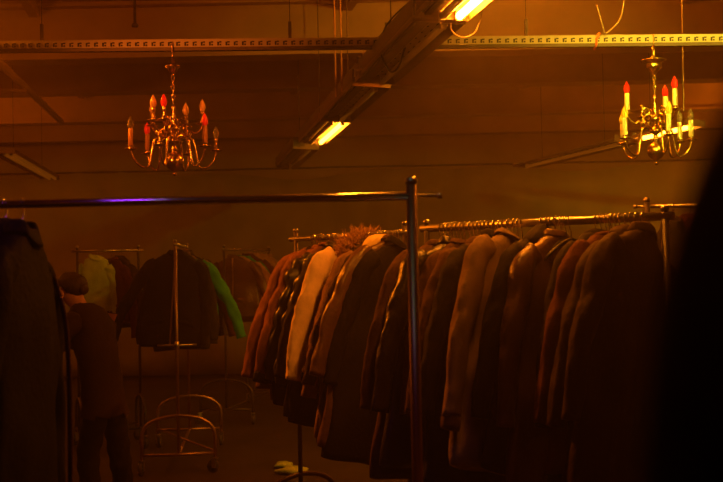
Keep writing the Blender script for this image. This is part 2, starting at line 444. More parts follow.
# ================================================================== CHANDELIERS
def chandelier(label, hang, Htot, metal, upper, lower, sleeve, bulbs_u, bulbs_l, chain=False, r_ball=.056):
    e = empty('chandelier', hang)         # hanging point on the rail
    tag(e, label, 'chandelier', None)
    B = -Htot                              # bottom of finial
    # central stem
    zb = B + .085
    prof = [(.002, B), (.010, B + .006), (.014, B + .014), (.008, B + .022), (.016, B + .028)]
    for k in range(9):
        a = -PI / 2 + .35 + (PI - .6) * k / 8
        prof.append((r_ball * math.cos(a), zb + r_ball * math.sin(a)))
    zt = zb + r_ball
    prof += [(.015, zt + .004), (.024, zt + .012), (.014, zt + .022), (.012, zt + .040), (.030, zt + .052), (.036, zt + .062), (.030, zt + .072), (.013, zt + .084),
             (.011, zt + .11), (.024, zt + .122), (.028, zt + .135), (.018, zt + .15), (.009, zt + .165), (.016, zt + .185), (.010, zt + .21), (.007, zt + .24), (.013, zt + .255), (.006, zt + .27)]
    ztop = zt + .27
    MB().lathe(prof, n=24).build('stem', metal, e)
    zlo = zt + .060; zup = zt + .128
    # suspension: chain links then cup and hook
    m = MB(); z = ztop; i = 0
    cup = -.11 if chain else -.10
    while z < cup - .03:
        c = Vector((0, 0, z + .016)); pts = []
        for k in range(12):
            a = 2 * PI * k / 12; u = .008 * math.cos(a); v = .018 * math.sin(a)
            pts.append(c + (Vector((u, 0, v)) if i % 2 else Vector((0, u, v))))
        m.tube(pts, .0028, 6, closed=True); z += .028; i += 1
    m.build('chain', metal, e)
    if chain:
        MB().lathe([(.006, cup - .085), (.014, cup - .078), (.024, cup - .064), (.040, cup - .048), (.046, cup - .03), (.040, cup - .016), (.050, cup - .008), (.072, cup), (.072, cup + .005), (.02, cup + .008), (.012, cup + .035), (.016, cup + .05), (.010, cup + .09)], n=24).build('ceiling_cup', metal, e)
    else:
        MB().lathe([(.008, cup - .045), (.022, cup - .035), (.028, cup - .02), (.045, cup), (.043, cup + .004), (.016, cup + .006), (.008, cup + .03), (.006, cup + .06)], n=20).build('ceiling_cup', metal, e)
    MB().tube(spline([(0, -.006, cup + .05), (0, -.008, -.02), (0, -.012, .03), (0, .01, .045), (0, .05, .03), (0, .052, -.01)], 5), .0035, 6).build('hook', metal, e)
    def arm(ang, rad, zc, zpan, scroll, slv, bulb, lean=0):
        ca, sa = math.cos(R(ang)), math.sin(R(ang))
        def P(r, z): return Vector((r * ca, r * sa, z))
        low = zpan - scroll
        pts = spline([P(.012, zc), P(rad * .22, zc + .028), P(rad * .42, zc + .012), P(rad * .50, zc - .035), P(rad * .58, low + .012), P(rad * .74, low), P(rad * .92, low + scroll * .38), P(rad, zpan - .008)], 5)
        rr = [.0074 - .0018 * i / len(pts) for i in range(len(pts))]
        m = MB().tube(pts, rr, 8)
        # inner curl
        cr = []
        for k in range(15):
            t = k / 14; a = PI * .1 + t * 2.5 * PI; q = .026 * (1 - t * .72)
            cr.append(P(rad * .30 + q * math.cos(a) + .004, zc + .045 + q * math.sin(a)))
        m.tube([P(rad * .40, zc + .014)] + cr, .0052, 6)
        ar = m.build('arm', metal, e)
        c = P(rad, zpan)
        MB().lathe([(.004, -.010), (.010, -.006), (.030, -.001), (.036, .004), (.034, .005), (.012, .003), (.011, .016), (.014, .02), (.012, .024)], c, 18).build('drip_pan', metal, ar)
        if slv:
            rot = Matrix.Rotation(R(lean), 3, Vector((sa, ca, 0)))
            MB().lathe([(.013, 0), (.0142, .002), (.0138, .094), (.011, .098)], c + Vector((0, 0, .02)), 14, rot).build('candle_sleeve', slv, ar)
            cb = c + Vector((0, 0, .02)) + rot @ Vector((0, 0, .096))
        else:
            rot = Matrix.Identity(3)
            MB().lathe([(.008, 0), (.010, .004), (.007, .012), (.0085, .03), (.011, .036), (.0095, .054), (.006, .056)], c + Vector((0, 0, .02)), 14).build('lamp_socket', metal, ar)
            cb = c + Vector((0, 0, .074))
        if bulb:
            MB().lathe([(.008, -.006), (.010, .0), (.0165, .012), (.019, .025), (.0165, .04), (.010, .055), (.003, .068), (.001, .072)], cb, 14, rot).build('bulb', bulb, ar)
    for (a, slv, b, *ln) in upper: arm(a, bulbs_u[0], zup, zup + bulbs_u[1], bulbs_u[2], slv, b, *ln)
    for (a, slv, b, *ln) in lower: arm(a, bulbs_l[0], zlo, zlo + bulbs_l[1], bulbs_l[2], slv, b, *ln)
    return e
CG, RG, FR, AG = M['clearglass'], M['redglass'], M['frost'], M['amberglass']
h1 = strip_pt(172.5); h1.z -= .035
chandelier('left chandelier of reddish brass with frosted and red bulbs under the dim rail end', h1, .735, M['brass_red'],
           [(15, None, FR), (148, None, FR), (238, None, FR), (262, None, RG), (75, None, FR)], [(20, None, CG), (80, None, FR), (140, M['tan'], RG), (200, M['tan'], CG), (262, None, None), (325, M['tan'], RG)],
           None, (.165, .035, .055), (.245, -.05, .10))
h2 = strip_pt(653); h2.z -= .02
chandelier('right chandelier of bright brass with ivory candle tubes and red bulb tips, lit yellow', h2, .715, M['brass'],
           [(186, M['ivory'], RG), (52, M['ivory'], RG), (-65, M['ivory'], RG), (100, None, None)], [(206, M['ivory'], AG), (12, M['ivory'], CG), (271, M['ivory'], AG, -12), (36, M['ivory'], CG), (130, M['ivory'], AG)],
           None, (.165, .035, .055), (.225, -.05, .09), chain=True, r_ball=.052)

# ================================================================== RACKS
def rack(name_label, p0, p1, H, end_w=.56, stub=.05, rail_r=.0125, post_r=.0125, post_over=.03, group=None, m_rail=None, m_post=None, hoop=True, collar=False, base=True, thin_stub=False):
    """p0, p1: ground points under the two posts; rail height H"""
    p0 = Vector((p0[0], p0[1], 0)); p1 = Vector((p1[0], p1[1], 0))
    c = (p0 + p1) / 2; d = p1 - p0; L = d.length; rz = math.atan2(d.y, d.x)
    e = empty('clothes_rack', c, rz)
    tag(e, name_label, 'clothes rack', group)
    mr = m_rail or M['chrome_s']; mp = m_post or M['rack']; h = L / 2
    m = MB().tube([(-h - (0 if thin_stub else stub), 0, H), (h + (0 if thin_stub else stub), 0, H)], rail_r, 16)
    if thin_stub: m.tube([(-h - stub, 0, H), (h + stub, 0, H)], .0045, 10); m.lathe([(.001, -.006), (.008, -.006), (.008, .006), (.001, .006)], (h + stub, 0, H), 12, Matrix.Rotation(PI / 2, 3, 'Y')); m.lathe([(.001, -.006), (.008, -.006), (.008, .006), (.001, .006)], (-h - stub, 0, H), 12, Matrix.Rotation(PI / 2, 3, 'Y'))
    m.build('rail', mr, e)
    for s in (-1, 1):
        x = s * h; zb = .16 if base else .16
        po = MB().tube([(x, 0, zb), (x, 0, H + post_over)], post_r, 14).build('post', mp, e)
        MB().lathe([(.001, 0), (post_r + .002, 0), (post_r + .002, .012), (post_r * .6, .018), (.001, .018)], (x, 0, H + post_over), 14).build('cap', M['chrome_s'], po)
        if collar:
            m = MB(); m.tube([(x, -.15, H - .78), (x, .15, H - .78)], .009, 8); m.lathe([(post_r + .001, -.03), (post_r + .008, -.028), (post_r + .008, .028), (post_r + .001, .03)], (x, 0, H - .78), 14)
            m.tube([(x + .01, 0, H - .78), (x + .045, 0, H - .79)], .006, 8)
            m.build('clamp_bar', M['chrome_s'], e)
        w = end_w / 2
        m = MB()
        if hoop:
            pts = [Vector((x, -w, .12)), Vector((x, -w, .28))] + bez((x, -w, .28), (x, -w, .40), (x, -w * .6, .44), (x, 0, .45), 8)[1:] + bez((x, 0, .45), (x, w * .6, .44), (x, w, .40), (x, w, .28), 8)[1:] + [Vector((x, w, .12))]
            m.tube(pts, .014, 12)
        m.tube([(x, -w, .15), (x, w, .15)], .0125, 10)
        m.build('end_frame', mp, e)
        for t in (-1, 1):
            cr = random.uniform(0, 2 * PI)
            rot = Matrix.Rotation(cr, 3, 'Z')
            cc = Vector((x, t * w, 0))
            ca = MB()
            for q in (-1, 1): ca.box(cc + rot @ Vector((.012, q * .018, .075)), (.03, .003, .075), rot)
            ca.box(cc + Vector((0, 0, .112)), (.04, .042, .006), rot); ca.tube([cc + Vector((0, 0, .11)), cc + Vector((0, 0, .13))], .008, 8)
            co = ca.build('caster', M['steel'], e)
            MB().lathe([(.001, -.013), (.020, -.013), (.022, -.010), (.046, -.012), (.05, -.006), (.05, .006), (.046, .012), (.022, .010), (.020, .013), (.001, .013)], cc + rot @ Vector((.018, 0, .05)), 20, rot @ Matrix.Rotation(PI / 2, 3, 'X')).build('wheel', M['rubber'], co)
    MB().tube([(-h, -end_w / 2 * .0, .15), (h, 0, .15)], .0125, 10).build('base_bar', mp, e)
    MB().tube([(-h, -end_w / 2, .165), (h, end_w / 2, .165)], .009, 8).build('brace', mp, e)
    return e

# ------------------------------------------------------------------ hanger
def make_hanger(kind):
    e = empty('clothes_hanger', (0, 0, 0))
    pts = []
    for k in range(13):
        a = R(-35 + 215 * k / 12); pts.append((.0165 * math.cos(a), 0, .0 + .0165 * math.sin(a)))
    pts = [(p[0], p[1], p[2] + .001) for p in pts] + []
    hk = [Vector(p) for p in pts][::-1]
    # hook arc over the rail, then shaft down from the right side
    hk += [Vector((.006, 0, -.028)), Vector((0, 0, -.040)), Vector((0, 0, -.098))]
    MB().tube(hk, .0022, 6).build('hook', M['chrome'], e)
    m = MB()
    for s in (-1, 1):
        m.tube([(0, 0, -.070), (s * .05, 0, -.084), (s * .11, 0, -.118), (s * .165, 0, -.155)], [.008, .008, .0075, .006], 8)
    m.tube([(-.16, 0, -.156), (.16, 0, -.156)], .003, 6)
    m.build('shoulder_bar', M['wood'] if kind == 'wood' else M['plastic'], e)
    return e
HP = {}
def place_hanger(kind, pos, rz, label, group):
    if kind not in HP:
        o = HP[kind] = make_hanger(kind)
    else:
        s = HP[kind]; o = s.copy(); COL.objects.link(o)
        for ch in s.children:
            c = ch.copy(); COL.objects.link(c); c.parent = o
    o.location = pos; o.rotation_euler = (0, 0, rz)
    tag(o, label, 'hanger', group)
    return o

# ------------------------------------------------------------------ garment
RNG = random.Random(7)
def interp(P, z):
    for i in range(len(P) - 1):
        if P[i][0] >= z >= P[i + 1][0]:
            t = (P[i][0] - z) / (P[i][0] - P[i + 1][0] + 1e-9); t = t * t * (3 - 2 * t) if i < 5 else t
            return [P[i][k] + (P[i + 1][k] - P[i][k]) * t for k in range(1, len(P[i]))]
    return list(P[-1][1:]) if z < P[-1][0] else list(P[0][1:])
def garment(label, cat, pos, rz, mtl, L=.78, sw=.215, style='jacket', flare=(.05, .05), thick=.042, sleeve=.60, cuff=None, collar=None, hood=None, zip_=True, seed=None, group=None, fur=False, pockets=True, hem_w=None, swing=0, srad=1., tilt=0, strap=False, hs=1., hz=0, lift=.022):
    rn = random.Random(seed if seed is not None else RNG.random())
    puffer = style == 'puffer'
    name = {'jacket': 'jacket', 'puffer': 'padded_jacket', 'coat': 'coat', 'shirt': 'shirt', 'parka': 'parka', 'leather': 'leather_jacket'}[style]
    e = empty(name, pos, rz); tag(e, label, cat, group)
    e.rotation_euler = (0, tilt, rz)
    hw = hem_w or sw + .03
    P = [(-.072, .040, thick * .75), (-.084, .066, thick * .85), (-.106, .105, thick * .9), (-.145, sw * .74, thick * .95), (-.195, sw * .95, thick), (-.25, sw * 1.03, thick * 1.05), (-.34, sw * 1.01, thick * 1.15), (-.55, hw * .98, thick * 1.2), (-L + .03, hw, thick * 1.25), (-L, hw * .985, thick * 1.15)]
    ph = [rn.uniform(0, 6.28) for _ in range(8)]
    kf = rn.uniform(16, 26)
    def fold(x, z):
        t = min(1, max(0, (-z - .12) / (L - .12)))
        a = .011 * t + .003
        return a * .7 * math.sin(kf * x + ph[0] + 2.0 * z) + .006 * t * math.sin(41 * x + ph[1]) + .004 * math.sin(19 * z + 9 * x + ph[2])
    def quilt(z): return (.72 + .42 * abs(math.sin(PI * z / .085))) if puffer and z < -.13 else 1
    def surf(x, z, side):
        w, d = interp(P, z)
        q = max(0, 1 - abs(x / w) ** 2.4) ** (1 / 2.4)
        return side * d * q * quilt(z) + fold(x, z)
    rows = 40 if not puffer else 64; N = 30; m = MB(); vs = []
    zs = [-.072, -.077, -.084, -.092, -.102, -.114, -.128, -.145, -.162, -.18, -.198, -.22] + [-.22 - (L - .22) * (i + 1) / (rows - 12) for i in range(rows - 12)]
    wr = [rn.uniform(-.006, .006) for _ in range(len(zs) + 2)]
    for i, z in enumerate(zs):
        w, d = interp(P, z)
        wz = w * (1 + (.02 * math.sin(23 * z + ph[3]) if z < -.2 else 0))
        for k in range(N):
            a = 2 * PI * k / N
            ca, sa = math.cos(a), math.sin(a)
            x = wz * math.copysign(abs(ca) ** .8, ca); y = d * math.copysign(abs(sa) ** .85, sa) * quilt(z)
            hem = .010 * math.sin(2 * a + ph[4]) * max(0, (-z / L) - .6) * 2
            nz_ = noise.fractal(Vector((x * 7, z * 3.2, ph[0] * 9 + (0 if sa > 0 else 5))), 1.0, 2.0, 4)
            amp = .016 * min(1, max(0, (-z - .10) / .15))
            vs.append((x * (1 + amp * nz_ * 3), y + fold(x, z) + amp * nz_, z + hem))
    fs = []
    for i in range(len(zs) - 1):
        for k in range(N): fs.append((i * N + k, (i + 1) * N + k, (i + 1) * N + (k + 1) % N, i * N + (k + 1) % N))
    fs.append(tuple(range(N))); fs.append(tuple((len(zs) - 1) * N + k for k in range(N))[::-1])
    m.add(vs, fs)
    m.build('body', mtl, e)
    # sleeves
    for si, s in enumerate((-1, 1)):
        f = flare[si]; sl = sleeve
        yo = rn.uniform(-.012, .012)
        ctrl = [(s * sw * .66, 0, -.165), (s * sw * .95, 0, -.225), (s * (sw * 1.10 + f * .30), yo * .6, -.19 - sl * .33), (s * (sw * 1.18 + f * .66), yo, -.19 - sl * .62), (s * (sw * 1.14 + f), yo * 1.5 + swing * .04, -.19 - sl)]
        pts = spline(ctrl, 13)
        n = 22; vs = []; NP = len(pts)
        for i, p in enumerate(pts):
            t = i / (NP - 1)
            tg = (pts[min(i + 1, NP - 1)] - pts[max(i - 1, 0)]).normalized()
            u = Vector((tg.z, 0, -tg.x)).normalized()
            ra = (.047 + .014 * math.sin(min(1, t * 2) * PI * .5) - .020 * t) * srad
            rb = (.032 + .008 * math.sin(PI * min(1, t * 1.3)) - .004 * t)
            if puffer and t > .12: ra *= .78 + .34 * abs(math.sin(PI * t * 7)); rb *= .85 + .3 * abs(math.sin(PI * t * 7))
            if t > .93: ra *= .92
            wv = 1 + .055 * math.sin(t * 23 + ph[5] + s) * (1 if t < .8 else 1.8) + .03 * math.sin(t * 61 + ph[6])
            for k in range(n):
                a = 2 * PI * k / n
                cz = noise.fractal(Vector((math.cos(a) * 1.3 + s * 7, math.sin(a) * 1.3, t * 9 + ph[1] * 7)), 1.0, 2.0, 4)
                wv = (1 + .055 * math.sin(t * 23 + ph[5] + s) * (1 if t < .8 else 1.8)) * (1 + .26 * cz * min(1, t * 3))
                vs.append(p + u * (ra * wv * math.cos(a)) + Vector((0, 1, 0)) * (rb * math.sin(a) * (1 + .12 * math.sin(3 * a + t * 17 + ph[7]))))
        fs = []
        for i in range(NP - 1):
            for k in range(n): fs.append((i * n + k, i * n + (k + 1) % n, (i + 1) * n + (k + 1) % n, (i + 1) * n + k))
        fs.append(tuple(range(n))[::-1]); fs.append(tuple((NP - 1) * n + k for k in range(n)))
        so_ = MB().add(vs, fs).build('sleeve', mtl, e)
        # cuff
        if cuff:
            p = pts[-1]; tg = (pts[-1] - pts[-3]).normalized(); u = Vector((tg.z, 0, -tg.x)).normalized(); vs = []; ln = .05
            for j in range(5):
                for k in range(n):
                    a = 2 * PI * k / n; q = (.040 if j not in (0, 4) else .037) * srad * (1 + .03 * math.cos(a * 8))
                    vs.append(p + tg * (-.006 + ln * j / 4) + u * q * math.cos(a) + Vector((0, 1, 0)) * (q * .62 * math.sin(a)))
            fs = [(j * n + k, j * n + (k + 1) % n, (j + 1) * n + (k + 1) % n, (j + 1) * n + k) for j in range(4) for k in range(n)]
            fs.append(tuple(range(n))[::-1]); fs.append(tuple(4 * n + k for k in range(n)))
            MB().add(vs, fs).build('cuff', cuff, so_)
    # collar: stand + fall
    cm = collar or mtl; n = 20; vs = []; ch_ = rn.uniform(.35, 1.0); cw_ = rn.uniform(.86, 1.02); cs_ = rn.uniform(-.016, .016)
    cp = [(-.086, .060, .75), (-.070, .056, .80), (-.054, .058, .9), (-.047, .064, 1.), (-.055, .073, 1.1), (-.078, .082, 1.15), (-.090, .084, 1.15), (-.086, .078, 1.05)]
    for (z, rx, ky) in cp:
        for k in range(n):
            a = 2 * PI * k / n
            gap = .012 * max(0, math.cos(a + PI / 2)) ** 6
            z_ = -.088 + (z + .088) * ch_; q_ = 1 + .10 * noise.fractal(Vector((math.cos(a) * 2, math.sin(a) * 2, z * 30 + ph[3])), 1., 2., 3)
            vs.append((cw_ * q_ * rx * math.cos(a), cw_ * q_ * rx * .52 * ky * math.sin(a), z_ + cs_ * math.cos(a) - gap - .004 * math.sin(2 * a + ph[2]) - .012 * (math.sin(a) < -.6)))
    fs = [(j * n + k, j * n + (k + 1) % n, (j + 1) * n + (k + 1) % n, (j + 1) * n + k) for j in range(len(cp) - 1) for k in range(n)]
    MB().add(vs, fs).build('collar', cm, e)
    # front closure and pockets
    for side in (-1,):
        if zip_:
            vs = []; nz = 30
            for i in range(nz + 1):
                z = -.10 - (L - .12) * i / nz
                for x in (-.007, .007): vs.append((x, surf(x, z, side) + side * .003, z))
            MB().add(vs, [(2 * i, 2 * i + 1, 2 * i + 3, 2 * i + 2) for i in range(nz)]).build('zip' if style != 'shirt' else 'placket', M['zip'] if style != 'shirt' else mtl, e)
        if pockets:
            for s in (-1, 1):
                vs = []; z0 = -.56 * L / .75; pw, phh = .13, .035
                for i in range(5):
                    for j in range(7):
                        x = s * .115 + (j / 6 - .5) * pw; z = z0 - phh * i / 4 - s * (j / 6 - .5) * .03
                        vs.append((x, surf(x, z, side) + side * (.006 if 0 < i < 4 else .002), z))
                MB().add(vs, [(i * 7 + j, i * 7 + j + 1, i * 7 + j + 8, i * 7 + j + 7) for i in range(4) for j in range(6)]).build('pocket_flap', mtl, e)
    if strap:
        m = MB(); m.tube(spline([(sw * .8, -.03, -.17), (sw * 1.0, -.055, -.32), (sw * 1.12, -.06, -.60), (sw * 1.2, -.055, -.95)], 8), .007, 6); m.build('strap', M['c_brown'], e)
    if hood:
        vs = []; NA, NB = 18, 12
        for i in range(NB + 1):
            b = PI * i / NB
            for k in range(NA):
                a = 2 * PI * k / NA
                rr = 1 + .08 * math.sin(3 * a + ph[3]) * math.sin(b) + .05 * math.sin(5 * b + ph[1])
                vs.append((hs * .105 * rr * math.sin(b) * math.cos(a), hs * (.005 + .050 * rr * math.sin(b) * math.sin(a)), -.085 + hz + hs * (.062 * rr * math.cos(b) - .25 * abs(.105 * math.sin(b) * math.cos(a)))))
        fs = [(i * NA + k, i * NA + (k + 1) % NA, (i + 1) * NA + (k + 1) % NA, (i + 1) * NA + k) for i in range(NB) for k in range(NA)]
        ho = MB().add(vs, fs).build('hood', hood, e)
        if fur:
            m = MB(); rf = random.Random(3)
            for q in range(2200):
                a = rf.uniform(-.45, PI + .45); 
                base = Vector((.105 * math.cos(a), rf.gauss(0, .020), -.095 + .085 * math.sin(a) + rf.gauss(0, .010)))
                if a < 0: base = Vector((.115 + .02 * a, base.y, -.10 + .28 * a))
                if a > PI: base = Vector((-.115 - .0 * a, base.y, -.10 - .28 * (a - PI)))
                dr = Vector((base.x * 3.0 + rf.gauss(0, .25), rf.gauss(0, .45), .35 * math.sin(a) + rf.gauss(-.05, .3))).normalized()
                base = Vector((base.x * hs, base.y * hs, -.09 + hz + (base.z + .09) * hs)); ln = rf.uniform(.025, .055); sd = dr.cross(Vector((rf.random(), rf.random(), rf.random()))).normalized() * .0022; sd2 = dr.cross(sd).normalized() * .0022
                m.add([base + sd, base - sd * .5 + sd2, base - sd * .5 - sd2, base + dr * ln + Vector((0, 0, -.006))], [(0, 1, 3), (1, 2, 3), (2, 0, 3)])
            m.build('fur_trim', M['fur'], ho)
    for ch in e.children:
        for v in ch.data.vertices: v.co.z += lift
        for g in ch.children:
            for v in g.data.vertices: v.co.z += lift
    return e

def hang(rp0, rp1, H, items, hlabel, hgroup, rail_r, place_txt, from_txt, yaw0=0, margin=.05, jit=.012, t_list=None, ggroup=None, count_from_end=False, face=1, tilt0=0, extra=None, lift0=.022):
    """items: list of dicts from p0 to p1 along the rail"""
    a = Vector((rp0[0], rp0[1], H)); b = Vector((rp1[0], rp1[1], H)); d = (b - a); L = d.length; d.normalize()
    rzd = math.atan2(d.y, d.x)
    n = len(items)
    gws = [it.get('gw', 1.) for it in items]; tot = sum(gws); acc = []; c_ = 0
    for g_ in gws: acc.append((c_ + .5 * min(g_, 1)) / tot); c_ += g_
    for i, it in enumerate(items):
        it = dict(it)
        s = (margin + (L - 2 * margin) * acc[i] + RNG.uniform(-jit, jit)) if t_list is None else t_list[i]
        p = a + d * s
        p.z = H + rail_r - .0145
        yaw = rzd - PI / 2 + yaw0 + R(RNG.uniform(-3.5, 3.5)) + it.pop('yaw', 0)
        if face < 0: yaw += PI
        it.pop('gw', None); it.setdefault('sw', RNG.uniform(.19, .235)); look = it.pop('look'); cat = it.pop('cat', 'jacket')
        k = (n - 1 - i) if count_from_end else i
        lab = it.pop('label', None) or '%s, %s %s' % (look, ORD[k], from_txt)
        it.setdefault('flare', (RNG.uniform(.02, .14), RNG.uniform(.02, .10)))
        m = it.pop('m')
        tl = it.pop('tilt', tilt0 + R(RNG.uniform(-5, 5)))
        lf_ = lift0 + RNG.uniform(-.022, .012)
        garment(lab, cat, p, yaw, M[m], seed=RNG.random(), group=ggroup, tilt=tl, lift=lf_, **it)
        o = place_hanger('wood' if i % 3 == 0 else 'plastic', p, yaw, hlabel, hgroup); o.rotation_euler = (0, tl, yaw)
        for c_h in o.children:
            if c_h.name.startswith('shoulder_bar'): c_h.location.z = min(0, lf_ - .022)
        if extra and i < n - 1:
            for f in extra:
                q = a + d * (s + (L - 2 * margin) / n * f); q.z = p.z; yw = yaw + R(RNG.uniform(-12, 12))
                place_hanger('plastic', q, yw, hlabel, hgroup)

# ---------------------------------------------------------------- rack positions
HR = 1.73
nearA = ath(427, 228.5, HR); nearB = ath(665, 216, HR)
farA = ath(296, 239, HR); farB = ath(405, 233, HR)
rack('long right-hand rack crowded with dark coats, rail lit orange, nearer part', nearA, nearB, HR, rail_r=.016, post_over=.02, post_r=.013, stub=.03, end_w=.5, m_rail=M['chrome_s'])
rack('crowded rack behind the chrome post, continuing the long row of jackets away to the left', farA, farB, HR, rail_r=.014, post_over=.04, stub=.05, end_w=.5)
HL = 1.75
fr = ath(411.5, 196, HL); fD = fr.y
frL = Vector((fr.x - 1.55, fD - .005, HL))
rack('foreground chrome rack with bare purple-glinting rail and upright chrome post', frL, fr, HL, rail_r=.0105, post_r=.0135, post_over=.03, stub=.07, m_rail=M['chrome'], m_post=M['postmetal'], thin_stub=True)
rr0 = at(647, 206.5, 4.3); HRR = rr0.z
rack('rack at the right edge with thin rail end sticking out left of its post', rr0, (rr0.x + 1.3, rr0.y + .0), HRR, rail_r=.008, post_over=.02, stub=.05, end_w=.45, thin_stub=True)
b0 = ath(179, 474, 0); b1 = ath(190, 446, 0)
rack('wheeled rack with hooped base frames in the left background, post and clamp bar in view', b0, b1, 1.77, end_w=.56, collar=True, m_post=M['postmetal'], post_over=.02)
c0 = ath(227, 424, 0); c1 = c0 + Vector((.32, 1.45, 0)) 
rack('farther wheeled rack of brown and green clothes right behind the hooped rack', c0, c1, 1.77, end_w=.56)
l0 = at(77, 250, 8.9); HL2 = l0.z - .01
rack('small far left rack beyond the person holding a lime green shirt', l0, (l0.x + .5, l0.y + .2), HL2, end_w=.5)

D = dict
# far part of the long row, p0 = farA (left, far) -> farB (near)
TLT = R(-11)
far_items = [
    D(look='tan wool coat with bright shoulder', m='c_tan', style='coat', L=.85, flare=(.04, .06), tilt=R(-3)),
    D(look='black coat with wide sleeves', m='c_black', style='coat', L=.9, flare=(.04, .05), tilt=R(-5)),
    D(look='salmon coloured jacket with pale edge', m='c_salmon', L=.78, flare=(.04, .05), sleeve=.62, srad=.85),
    D(look='reddish tan jacket', m='c_salmon', L=.78, flare=(.06, .05), cuff=M['c_black']),
    D(look='black padded jacket with quilted ribs', m='l_navy', style='puffer', L=.82, flare=(.07, .05)),
    D(look='dark padded jacket beside the cream sleeve', m='l_navy', style='puffer', L=.95, flare=(.08, .05)),
    D(look='black overcoat', m='c_black', style='coat', L=1.0),
    D(look='cream jacket with a pale sleeve flaring out', m='c_cream', L=.74, sw=.25, gw=1.3, yaw=R(8), flare=(.25, .05), sleeve=.60, srad=1.25),
    D(look='olive parka with tawny fur hood', m='c_olive', style='parka', L=.98, hood=M['c_olive'], fur=True, hs=1.55, hz=-.045, gw=1.7, tilt=R(-3), sw=.185, flare=(.02, .05), cat='parka'),
    D(look='brown corduroy coat with wrinkled sleeve', m='cord', style='coat', L=1.02, sleeve=.66, flare=(.05, .05)),
    D(look='jacket with a bright pale yellow hood', m='c_darkbrown', L=.95, hood=M['c_palest'], hs=1.25, hz=.012),
    D(look='brown leather coat', m='l_brown', style='leather', L=1.0),
    D(look='black wool coat', m='c_black', style='coat', L=1.02),
]
for k_, it_ in enumerate(far_items):
    it_.setdefault('thick', .032)
    if k_ > 9: it_['L'] *= 1.09
hang(farA, farB + (farB - farA).normalized() * .13, HR, far_items, 'hanger with bright wire hook on the crowded rack behind the chrome post', 'hangers on the farther half of the long row', .014, '', 'from left on the far long rack', tilt0=TLT, extra=(.3, .62), margin=.13)
near_items = [
    D(look='brown coat with lit shoulder', m='c_brown', style='coat', L=.95),
    D(look='black glossy leather jacket', m='l_black', style='leather', L=.9),
    D(look='brown jacket with broad collar', m='c_brown', L=.9, flare=(.10, .05)),
    D(look='rust brown coat', m='c_brown', style='coat', L=.92, flare=(.10, .05)),
    D(look='black wool coat', m='c_black', style='coat', L=.95),
    D(look='beige canvas jacket with round shoulder', m='c_beige', L=.9, sw=.25, gw=2.6, yaw=R(8), flare=(.16, .05), sleeve=.64, srad=1.2, cuff=M['c_brown']),
    D(look='black hooded jacket', m='c_black', L=.88, hood=M['c_black']),
    D(look='dark brown leather coat with lit shoulder seam', m='l_brown', style='leather', L=1.0, gw=2.3, sw=.24, flare=(.14, .05)),
    D(look='black coat with broad sleeves', m='c_black', style='coat', L=.92, flare=(.10, .05)),
    D(look='rust red jacket with narrow sleeve', m='c_rust', L=.86, flare=(.06, .05)),
    D(look='dark brown coat with folded hood', m='c_darkbrown', style='coat', L=.9, hood=M['c_darkbrown']),
    D(look='dark brown overcoat with wide front in view', m='c_darkbrown', style='coat', L=.98, sw=.24),
]
for it_ in near_items: it_['L'] *= 1.1; it_.setdefault('flare', (RNG.uniform(.06, .2), .05))
hang(nearA, nearB, HR, near_items, 'hanger with wire hook on the orange-lit rail of the nearer coat rack', 'hangers on the nearer half of the long row', .016, '', 'from chrome post on near long rack', tilt0=TLT, extra=(.25, .5, .75))
# right edge rack
right_items = [D(look='black coat', m='c_black', style='coat', L=.95, flare=(.03, .03)), D(look='maroon coat', m='c_maroon', style='coat', L=.95, flare=(.03, .03)), D(look='charcoal coat', m='c_charcoal', style='coat', L=.9, flare=(.03, .03)),
               D(look='black jacket', m='c_black', L=.8, flare=(.03, .03)), D(look='brown jacket', m='c_darkbrown', L=.8, flare=(.03, .03))]
hang(rr0, (rr0.x + .5, rr0.y), HRR, right_items, 'hanger on the thin rail of the rack at the right edge', 'hangers on the right edge rack', .008, '', 'from the post of the right-edge rack', margin=.08)
# foreground left
fl_items = [D(zip_=False, pockets=False, look='black long coat', m='c_black', style='coat', L=1.15, flare=(.03, .05)), D(zip_=False, pockets=False, look='charcoal long coat', m='c_charcoal', style='coat', L=1.12, flare=(.03, .05)), D(zip_=False, pockets=False, look='black coat', m='c_black', style='coat', L=1.15, flare=(.03, .05)),
            D(zip_=False, pockets=False, look='black coat with hood', m='c_black', style='coat', L=1.2, hood=M['c_black'], flare=(.06, .05)), D(zip_=False, pockets=False, look='dark coat with a slanting strap', strap=True, m='c_black', style='coat', L=1.2, flare=(.05, .10))]
fx0 = frL.x
hang(frL, fr, HL, fl_items, 'hanger hooked over the purple-glinting foreground rail', 'hangers on the foreground rack', .0105, '', 'from the left on the foreground rail', lift0=.014, t_list=[-1.03 - fx0, -.98 - fx0, -.935 - fx0, -.89 - fx0, -.845 - fx0], face=-1)
